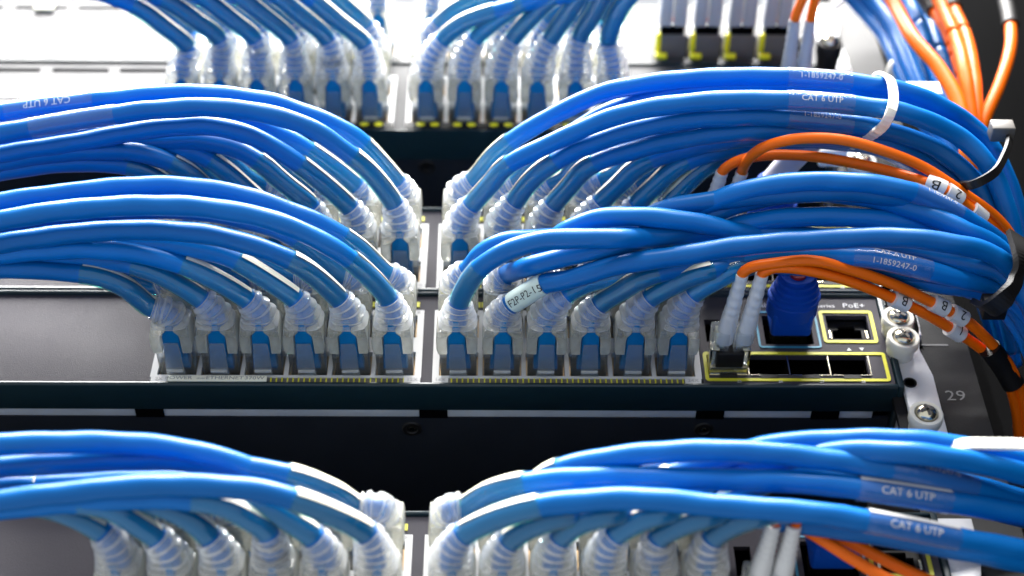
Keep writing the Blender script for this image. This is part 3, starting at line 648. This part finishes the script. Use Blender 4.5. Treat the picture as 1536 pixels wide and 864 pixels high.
# --- bottom switch, left
DL = [((550, 800), [(494, 769), (431, 746), (375, 734), (281, 728), (187, 731), (94, 741), (0, 752), (-90, 766)]),
      ((468, 804), [(431, 778), (395, 757), (340, 742), (260, 737), (160, 742), (60, 754), (-20, 764), (-100, 776)]),
      ((400, 796), [(369, 775), (330, 756), (270, 748), (180, 748), (90, 754), (0, 762), (-90, 775)]),
      ((312, 803), [(281, 776), (240, 758), (180, 750), (100, 753), (0, 764), (-90, 776)]),
      ((234, 806), [(200, 782), (165, 762), (110, 753), (40, 757), (-40, 768), (-100, 776)]),
      ((156, 800), [(119, 777), (78, 762), (30, 756), (-30, 760), (-100, 768)])]
for i, (e, p) in enumerate(DL):
    dz = [0, 5, 0, 5, 0, 5][i]
    run('D', 'L', 'lower', i, e, [(q[0], q[1], dz*min(1, (e[0]-q[0])/100)) for q in p], slv=24)
run('D', 'L', 'upper', 0, (541, 763), [(503, 739), (447, 716), (400, 706), (312, 694), (250, 689), (187, 689), (94, 694), (0, 701), (-90, 712)], slv=24)
run('D', 'L', 'upper', 1, (466, 764), [(440, 738), (400, 714), (340, 690), (281, 676), (219, 667), (150, 664), (94, 664), (0, 667), (-90, 676)])
for i, (e, p) in list(enumerate(DL))[2:]:
    run('D', 'L', 'upper', i, (e[0]+8, e[1]-36), [(q[0]+6, q[1]-26) for q in p[:-1]]+[(-100, p[-1][1]-20)])
# --- bottom switch, right
run('D', 'R', 'lower', 0, (694, 803), [(728, 784), (775, 767), (820, 757), (878, 751), (956, 748), (1081, 759), (1206, 768), (1287, 779), (1368, 794), (1447, 810), (1534, 826), (1620, 846)],
    wraps=[(1368, 794, 27, [('CAT 6 UTP', 3.2, 1.35)], False)], slv=24, unitstrip=True)
run('D', 'R', 'upper', 0, (691, 763), [(737, 738, -2), (775, 727, -3), (820, 721, -4), (878, 717, -5), (925, 716, -5), (1050, 719, -5), (1175, 722, -5), (1269, 730, -5), (1353, 742, -5), (1431, 754, -5), (1525, 770, -5), (1620, 792, -5)],
    wraps=[(1352, 742, 27, [('CAT 6 UTP', 3.2, 1.35)], False)], slv=24, unitstrip=True)
run('D', 'R', 'upper', 1, (768, 762), [(800, 730), (830, 708), (878, 694), (956, 682), (1050, 676), (1144, 679), (1212, 686), (1306, 699), (1368, 709), (1462, 733), (1525, 752), (1620, 780)],
    wraps=[(1400, 716, 26, [('1-1859247-0', 2.6, 0.7)], False)])
DR = [((766, 810), [(795, 790), (840, 776), (930, 768, 6), (1050, 768, 8), (1180, 782, 8), (1330, 804, 6), (1450, 826), (1620, 860)]),
      ((841, 806), [(866, 786), (910, 772), (990, 764, 8), (1100, 772, 8), (1250, 790, 8), (1400, 814, 4), (1620, 858)]),
      ((922, 803), [(950, 785), (990, 770), (1060, 764, 9), (1160, 774, 9), (1300, 796, 9), (1450, 822), (1620, 856)]),
      ((987, 806), [(1019, 788), (1060, 774), (1130, 768, 9), (1250, 782, 9), (1400, 808, 9), (1620, 856)]),
      ((1069, 806), [(1097, 788), (1135, 774), (1200, 770, 9), (1320, 788, 9), (1450, 814, 9), (1620, 852)])]
for i, (e, p) in enumerate(DR): run('D', 'R', 'lower', i+1, e, p, slv=20)
run('D', 'R', 'upper', 2, (843, 764), [(880, 735), (940, 714, 7), (1040, 702, 10), (1144, 704, 10), (1250, 716, 10), (1400, 742, 10), (1530, 775, 10), (1620, 800, 10)])
run('D', 'R', 'upper', 3, (920, 766), [(960, 736), (1020, 706, 6), (1100, 682, 10), (1165, 667, 10), (1275, 660, 8), (1368, 661, 8), (1447, 671, 8), (1530, 690, 8), (1620, 716, 8)])
run('D', 'R', 'upper', 4, (990, 768), [(1030, 740), (1090, 710, 8), (1170, 690, 8), (1275, 677, 3), (1368, 680, 1), (1431, 688, 1), (1509, 704, 1), (1620, 736, 1)])
run('D', 'R', 'upper', 5, (1062, 768), [(1100, 745), (1150, 724, 8), (1230, 712, 12), (1330, 712, 12), (1430, 722, 12), (1520, 745, 12), (1620, 775, 12)])

# --- pale switch second from top
AL = [((547, 66), [(503, 28), (472, 2), (430, -24), (370, -46), (290, -60)]), ((491, 60), [(447, 20), (405, -12), (360, -34), (290, -52)]), ((437, 62), [(396, 24), (355, -6), (300, -30), (230, -46)]),
      ((384, 62), [(343, 26), (302, -4), (250, -26), (190, -40)]), ((331, 62), [(290, 28), (250, 2), (200, -20), (140, -34)]), ((282, 72), [(244, 38), (206, 11), (162, -7), (110, -20), (50, -28)])]
for i, (e, p) in enumerate(AL):
    run('A', 'L', 'lower', i, e, p, slv=26)
    run('A', 'L', 'upper', i, (e[0]+2, e[1]-27), [(q[0]+6, q[1]-27) for q in p], slv=26)
AR = [((662, 62), [(697, 34), (759, 13), (830, -4), (900, -14), (980, -22)]), ((712, 60), [(750, 26), (790, 2), (850, -16), (930, -30)]), ((769, 59), [(800, 24), (830, -4), (880, -24), (950, -40)]),
      ((825, 60), [(850, 24), (872, -8), (900, -30), (960, -50)]), ((869, 58), [(890, 22), (908, -10), (940, -40), (1000, -60)]), ((912, 62), [(924, 26), (940, 0), (970, -30), (1020, -56)])]
for i, (e, p) in enumerate(AR):
    run('A', 'R', 'lower', i, e, p, slv=24)
    run('A', 'R', 'upper', i, (e[0]-2, e[1]-27), [(q[0]-4, q[1]-26) for q in p], slv=24)
for i in range(3):
    run('A0', 'L', 'lower', i, (565-50*i, -30), [(545-50*i, -60), (500-50*i, -90)], slv=0)
    run('A0', 'R', 'lower', i, (668+52*i, -30), [(690+52*i, -60), (740+52*i, -90)], slv=0)

# ------------------------------------------------------------------ fibre cords
def clip(path, px, py, letter, root, flip, r=2.75, length=5.6, ang=1.5):
    i0 = min(range(len(path)), key=lambda i: (Vector(pix(path[i]))-Vector((px, py))).length); s = i0*1.6
    c = part('number_clip', tube_mb(cut(path, s-length/2, s+length/2), r, 20, flat=1.05), 'white', root, smooth='auto')
    if letter: part('clip_letter', text_tube(letter, 4.4, path, s, ang, r+0.30, flip=flip, sx=-1.0), 'ink', c)
    return c
def rod(p0, p1, r0, r1, n=18, rings=0, depth=0.25):
    p0, p1 = Vector(p0), Vector(p1); m = 8+rings*6; path = [p0.lerp(p1, k/m) for k in range(m+1)]
    def rr(u):
        b = r0+(r1-r0)*u
        if rings and u > 0.42: b *= 1-depth*0.35*(0.5+0.5*math.sin(u*rings*2*math.pi*1.6))
        return b
    return tube_mb(path, rr, n)
def fibre(xs, zz, y_mod, bases, tops, runs, label, rf=1.75, zrun=0, clips=(), tube=None, module=True, boot='white'):
    x = (xs[0]+xs[1])/2
    o = empty('fibre_cord', (x, 0, zz)); tag(o, label, 'fibre cable', 'orange fibre cords')
    if module:
        md = part('transceiver', MB().box(x-6.0, x+6.0, -3.0, 18, zz-4.2, zz+4.2), 'steel', o, bevel=0.3)
        part('transceiver_nose', MB().box(x-4.4, x+4.4, -9.5, -3.1, zz-4.6, zz+3.4), 'blackp', md, bevel=0.5)
        for s in (-1, 1):
            part('bail_arm', MB().box(x+s*6.1-.35, x+s*6.1+.35, -10.5, -1, zz-3.5, zz-1.0), 'steel', md, bevel=0.1)
            part('bail_end', MB().box(x+s*5.0-1.3, x+s*5.0+1.3, -11.0, -10.4, zz-4.4, zz-0.5), 'steel', md, bevel=0.1)
    for k in range(2):
        B, T = at(*bases[k][:2], z=zz+bases[k][2]), at(*tops[k][:2], z=zz+tops[k][2])
        d = (T-B).normalized()
        hs = part('connector', MB().box(xs[k]-2.7, xs[k]+2.7, -16.5, -3.2, zz-3.3, zz+3.3), 'latch', o, bevel=0.4)
        part('connector_core', MB().box(xs[k]-1.5, xs[k]+1.5, -16.0, -4, zz-1.5, zz+1.5), 'cream', hs)
        part('boot', rod(B-d*1.0, T, 3.05, 2.1, 18, 5, 0.28), boot, o, smooth='auto')
        pts = [T-d*3, T+d*0.5]+[(at(q[0], q[1], z=zz+zrun+(q[2] if len(q) > 2 else 0))) for q in runs[k]]
        path = spline(pts)
        part('fibre', tube_mb(path, rf, 12), 'orange', o, smooth=True)
        for (ck, px, py, letter) in clips:
            if ck == k: clip(path, px, py, letter, o, True)
    if tube:
        tp = spline([at(q[0], q[1], z=zz+zrun+q[2]) for q in tube]); part('shrink_tube', tube_mb(tp, 3.6, 16), 'blackp', o, smooth='auto')
    return o
fibre((93.6, 100.6), ZC+10.3, 0, [(1087, 506, 0), (1117, 506, 0)], [(1113, 411, 0), (1143, 411, 0)],
      [[(1126, 401), (1155, 396), (1217, 391), (1280, 406), (1342, 427), (1389, 449), (1452, 483), (1492, 521, -1), (1516, 552, -3), (1532, 592, -5), (1540, 650, -8), (1538, 720, -12)],
       [(1158, 402), (1186, 402), (1249, 414), (1327, 442), (1405, 480), (1480, 530), (1505, 558, -3), (1520, 594, -5), (1528, 650, -8), (1526, 720, -12)]],
      'lower pair of orange fibres tagged B, B, 2 and 1 in white boots', clips=[(1, 1352, 453, 'B'), (0, 1408, 460, 'B'), (0, 1434, 473, '2'), (1, 1433, 494, '1')],
      tube=[(1484, 522, -1), (1505, 550, -2), (1522, 580, -4)])
fibre((93.6, 100.6), ZB+10.3, 0, [(1060, 330, 0), (1090, 330, 0)], [(1083, 258, 0), (1113, 258, 0)],
      [[(1092, 249), (1110, 240), (1150, 233), (1212, 234), (1306, 250, -6), (1384, 272, -17), (1415, 283, -20), (1447, 306, -21), (1493, 345, -22), (1512, 368, -23), (1535, 410, -24), (1550, 460, -28)],
       [(1118, 246, -3), (1128, 233, -6), (1150, 219, -9), (1197, 208, -11), (1259, 209, -12), (1322, 225, -13), (1384, 250, -14), (1447, 291, -18), (1493, 325, -20), (1520, 358, -22), (1545, 410, -24), (1560, 460, -28)]],
      'upper pair of orange fibres tagged B and 2 with a black shrink tube', clips=[(0, 1404, 279, 'B'), (0, 1430, 291, '2'), (0, 1466, 323, '')],
      tube=[(1512, 352, -20.5), (1528, 382, -22.5), (1548, 430, -26)])
fibre((93.6, 100.6), ZD+10.3, 0, [(1140, 858, 0), (1174, 860, 0)], [(1160, 787, 5), (1191, 789, 5)],
      [[(1166, 779, 9), (1182, 778, 11), (1206, 793, 10), (1231, 808, 7), (1275, 836, 2), (1330, 868, -4), (1400, 900, -10)],
       [(1197, 781, 9), (1214, 780, 11), (1243, 796, 10), (1306, 829, 5), (1368, 860, 0), (1440, 890, -6)]],
      'pair of orange fibres at the bottom running down behind the blue cables')
fibre((128.5, 135.0), ZA+12, 0, [(1181, 118, 0), (1203, 118, 0)], [(1192, 30, 0), (1216, 30, 0)],
      [[(1197, 15), (1206, -5), (1218, -30), (1240, -60)], [(1219, 15), (1224, -5), (1236, -30), (1260, -60)]],
      'orange fibre pair in tall pale boots near the top edge', module=False, boot='grey')
for k, nm in enumerate(('leftmost', 'second', 'third', 'rightmost')):   # grey pluggable connectors in the topmost switch
    px = 1004+51*k; x = at(px, 66, h=0).x; z = ZA0+11
    o = empty('transceiver_plug', (x, 0, z)); tag(o, {'leftmost': 'leftmost of the four blurred grey transceiver plugs at the top', 'second': 'second from left of the four blurred grey transceiver plugs', 'third': 'third from left of the four blurred grey transceiver plugs', 'rightmost': 'rightmost of the four blurred grey transceiver plugs, beside a dark slot'}[nm], 'transceiver', 'grey transceivers')
    part('module_body', MB().box(x-5.9, x+5.9, -9, 10, z-4.5, z+4.2), 'dgrey', o, bevel=0.4)
    part('latch_bar', MB().box(x-4.6, x+4.6, -12.5, -9.1, z-3.8, z-1.8), 'black', o, bevel=0.3)
    part('dust_dot', MB().lathe([(1.0, 0), (0.7, -0.8), (0.1, -0.9)], 12, 'y', (x, -12.6, z+1.0)), 'orange', o)
    for s in (-1, 1):
        part('connector', MB().prism([(x+s*2.9-2.3, -9.2), (x+s*2.9+2.3, -9.2), (x+s*2.9+2.6, -16), (x+s*2.6+2.0, -46), (x+s*2.6-2.0, -46), (x+s*2.9-2.6, -16)], z-3.2, z+3.6), 'grey', o, bevel=0.6)
    part('pull_tab', MB().box(x-6.4, x-4.4, -9.5, -1, z-4.9, z-2.5), 'led', o, bevel=0.3)
    part('port_light', MB().box(x-6.6, x-1.8, -2.2, -0.1, z-8.4, z-6.2), 'led', o, bevel=0.5)

# loose orange fibres and a blue bundle hanging at the upper right; unseen runs above routed to shade them
def hang(name, label, cat, group, pts, r, m, sleeve=None):
    path = spline([at(q[0], q[1], h=q[2]) for q in pts]); o = empty(name, path[0]); tag(o, label, cat, group)
    part('jacket', tube_mb(path, r, 14, wob=0.012 if r > 2.5 else 0, ph=random.uniform(0, 6)), m, o, smooth=True)
    if sleeve:                                                        # black shrink tube ending at its lower mouth
        i0 = min(range(len(path)), key=lambda i: abs(pix(path[i])[1]-sleeve)); part('shrink_tube', tube_mb(cut(path, i0*1.6-34, i0*1.6), r+0.9, 16), 'blackp', o, smooth='auto')
    return o
G = 'orange fibres at the upper right'
hang('orange_fibre', 'leftmost thick orange fibre crossing in front of the dark blue bundle', 'fibre cable', G, [(1130, -330, 96), (1225, -230, 84), (1275, -120, 58), (1310, -40, 40), (1338, 0, 38), (1370, 57, 40), (1407, 100, 40), (1435, 148, 38), (1448, 200, 34), (1452, 260, 26)], 2.7, 'orange')
hang('orange_fibre', 'orange fibre with black sleeve at its top, second from left', 'fibre cable', G, [(1190, -320, 92), (1280, -230, 76), (1325, -120, 52), (1362, -40, 36), (1390, 0, 33), (1418, 40, 34), (1437, 90, 34), (1450, 140, 32), (1456, 200, 28), (1456, 260, 20)], 2.6, 'orange', 17)
hang('orange_fibre', 'orange fibre forming the middle of the upper right cluster', 'fibre cable', G, [(1240, -330, 88), (1320, -230, 78), (1362, -120, 58), (1392, -40, 40), (1412, 10, 37), (1434, 60, 38), (1447, 110, 38), (1454, 160, 34), (1460, 220, 28)], 2.6, 'orange')
hang('orange_fibre', 'outer orange fibre of the cluster with a short black sleeve', 'fibre cable', G, [(1280, -330, 80), (1345, -230, 70), (1385, -120, 50), (1410, -50, 34), (1428, 8, 31), (1449, 57, 32), (1460, 110, 32), (1464, 160, 30), (1466, 220, 24)], 2.6, 'orange', 11)
hang('orange_fibre', 'lone orange fibre curving from black sleeve at the far upper right', 'fibre cable', G, [(1410, -320, 70), (1450, -200, 60), (1484, -100, 44), (1498, -40, 35), (1509, 0, 33), (1516, 40, 34), (1515, 75, 34), (1500, 125, 32), (1476, 180, 28), (1460, 230, 22)], 2.3, 'orange', 37)
GB = 'dark blue bundle at the upper right'
for k, (dx, dy, h, lab) in enumerate(((0, 0, 20, 'leftmost blue cable of the shaded bundle at the upper right'), (17, -9, 24, 'second blue cable of the shaded upper right bundle'), (34, -20, 20, 'third blue cable of the shaded upper right bundle'),
                                     (52, -32, 24, 'fourth blue cable of the shaded upper right bundle, behind orange fibre'), (72, -40, 18, 'rightmost blue cable of the shaded upper right bundle, between orange fibres'))):
    hang('bundle_cable', lab, 'cable', GB, [(820+dx*2, -330-k*14, 62+k*9), (980+dx*2, -340-k*12, 66+k*9), (1110+dx*1.5, -300-k*10, 66+k*8), (1190+dx, -160+dy, 48+k*3), (1240+dx, -52+dy, h+8), (1285+dx, 4+dy, h), (1325+dx*.9, 50+dy*.9, h), (1352+dx*.8, 105+dy*.6, h), (1375+dx*.8, 160+dy*.4, h-2), (1410+dx*.6, 220, h-6), (1450+dx*.5, 300, h-12)], 3.2, 'blue')
hang('thin_rod', 'thin pale wire slanting beside the top right fibre boots', 'wire', None, [(1232, 26, 14), (1252, 10, 14), (1275, -8, 14), (1310, -34, 14)], 0.8, 'grey')

# ------------------------------------------------------------------ console plugs
def console(x, z, top, label, mbody, mtop, r1=4.6, inner=None):
    o = empty('console_plug', (x, 0, z)); tag(o, label, 'plug', None)
    b = part('plug', MB().box(x-5.8, x+5.8, -7, 6, z-3.8, z+3.8), 'steel', o, bevel=0.3)
    part('plug_shell', MB().box(x-6.7, x+6.7, -10.5, -0.8, z-5.4, z+5.0), mbody, o, bevel=1.3, seg=3)
    base = Vector((x, -8, z)); T = Vector(top)
    n = 44; path = [base.lerp(T, k/n) for k in range(n+1)]
    def rr(u):
        v = 7.9-(7.9-r1)*max(0, (u-0.38)/0.62)**1.2
        if u > 0.36: v += 0.5*(1 if math.sin(u*46) > 0 else -1)
        return v
    part('boot', tube_mb(path, lambda u: rr(u)*0.84, 20, flat=1.26, step=1), mbody, o, smooth='auto')
    d = (T-base).normalized()
    part('strain_relief', rod(T-d*2, T+d*1.2, r1*.62, r1*.55), inner or mbody, o, smooth='auto')
    return o, T, d
o, T, d = console(119.3, ZC+27.5, at(1197, 412, z=ZC+26), 'dark blue ribbed console plug with a red core beside white fibre boots', 'navy', 'navy', 4.7, 'red')
o, T, d = console(119.3, ZD+27.5, at(1262, 775, z=ZD+26), 'dark blue console plug at the bottom behind the orange fibres', 'navy', 'navy', 4.7)
o, T, d = console(118.0, ZB+27.5, at(1160, 268, z=ZB+26), 'pale lavender cable rising from a blue console plug behind thin orange fibres', 'navy', 'navy', 4.6)
pth = spline([T-d*1, at(1178, 250, z=ZB+26), at(1205, 222, z=ZB+26), at(1240, 190, z=ZB+28), at(1290, 165, z=ZB+34)])
part('lavender_sleeve', tube_mb(pth, 4.2, 18), 'lav', o, smooth='auto')

# ------------------------------------------------------------------ ties and mounts
def band(name, label, cat, loop, wd, th, m, head=None, headm=None, ridges=False, group='cable ties'):
    P = [Vector(p) for p in loop]; path = spline(P, 1.0); o = empty(name, path[0]); tag(o, label, cat, group)
    fr = []
    c = sum(path, Vector())/len(path)
    v = []; f = []
    for i, p in enumerate(path):
        t = (path[min(i+1, len(path)-1)]-path[max(i-1, 0)]).normalized(); out = (p-c); out = (out-t*out.dot(t)).normalized(); b = t.cross(out)
        k = th*(1.25 if ridges and i % 2 else 1)
        v += [p+b*wd/2-out*th*.5, p-b*wd/2-out*th*.5, p-b*wd/2+out*k*.5, p+b*wd/2+out*k*.5]
    n = len(path)
    for i in range(n-1):
        for k in range(4): f.append((i*4+k, i*4+(k+1) % 4, (i+1)*4+(k+1) % 4, (i+1)*4+k))
    f += [(0, 1, 2, 3), tuple((n-1)*4+k for k in (3, 2, 1, 0))]
    part('strap', MB().add(v, f), m, o)
    if head:
        hp, hs = head; hp = Vector(hp); mb = MB().box(hp.x-hs[0], hp.x+hs[0], hp.y-hs[1], hp.y+hs[1], hp.z-hs[2], hp.z+hs[2]); part('head', mb, headm or m, o, bevel=0.5)
    return o
A = lambda px, py, z: at(px, py, z=z)
band('zip_tie', 'white ridged zip tie around the upper right blue bundle', 'cable tie',
     [A(1306, 130, 86), A(1318, 113, 80), A(1334, 117, 70), A(1340, 140, 60), A(1337, 165, 50), A(1326, 188, 50), A(1306, 204, 52), A(1290, 212, 56), A(1274, 220, 60)], 3.1, 1.1, 'nylon', (A(1286, 207, 66), (3.6, 3.0, 3.0)), 'nylon', True)
band('zip_tie', 'black strap with a grey buckle around the blue cables at the right edge', 'cable tie',
     [A(1512, 198, 70), A(1514, 212, 60), A(1504, 240, 46), A(1488, 262, 36), A(1462, 276, 34), A(1440, 278, 40)], 2.8, 1.1, 'blackp', (A(1502, 196, 66), (3.8, 2.8, 2.6)), 'dgrey')
band('zip_tie', 'black strap gripping the fourth cable bundle near the right edge', 'cable tie',
     [A(1522, 352, 16), A(1530, 385, 6), A(1524, 420, 0), A(1508, 446, -6), A(1488, 462, -6), A(1468, 458, 2)], 6.0, 1.8, 'blackp', (A(1490, 460, 0), (3.6, 3, 3)), 'blackp')
band('zip_tie', 'white ridged strap at the lower right edge above blue cables', 'cable tie',
     [A(1420, 676, -62), A(1445, 667, -62), A(1490, 666, -62), A(1540, 668, -62), A(1580, 678, -62)], 3.6, 1.2, 'nylon', None, None, True)
mt = empty('tie_mount', at(1348, 108, h=16)); tag(mt, 'round white tie mount in front of the shaded blue bundle', 'tie mount')
p0 = at(1346, 110, h=16)
part('dome', MB().lathe([(0.1, -6.5), (3.0, -5.8), (4.2, -3.5), (4.4, -0.5), (3.2, 1.5), (0.1, 1.8)], 20, 'y', p0), 'nylon', mt, smooth=True)
part('arm', rod(p0+Vector((2, -2, 0)), at(1412, 116, h=16), 1.5, 1.2), 'grey', mt, smooth='auto')
q = at(1386, 133, h=48); fl = link('paper_tag', MB().box(q.x-5.8, q.x+5.8, q.y-0.5, q.y+0.5, q.z-3.5, q.z+3.5).mesh('paper_tag', 'white', bevel=0.15)); tag(fl, 'small blank white tag behind the zip tied bundle', 'tag')
q = at(1247, 226, h=12); bk = empty('tie_bracket', q); tag(bk, 'cream plastic tie bracket left of the steel screw', 'bracket')
part('block', MB().box(q.x-5, q.x+5, q.y-4, q.y+4, q.z-5, q.z+4.5), 'nylon', bk, bevel=1.0)
q2 = at(1268, 198, h=18); part('loop', MB().box(q2.x-3.0, q2.x+3.0, q2.y-1, q2.y+1, q2.z-6, q2.z+6), 'white', bk, bevel=0.4)
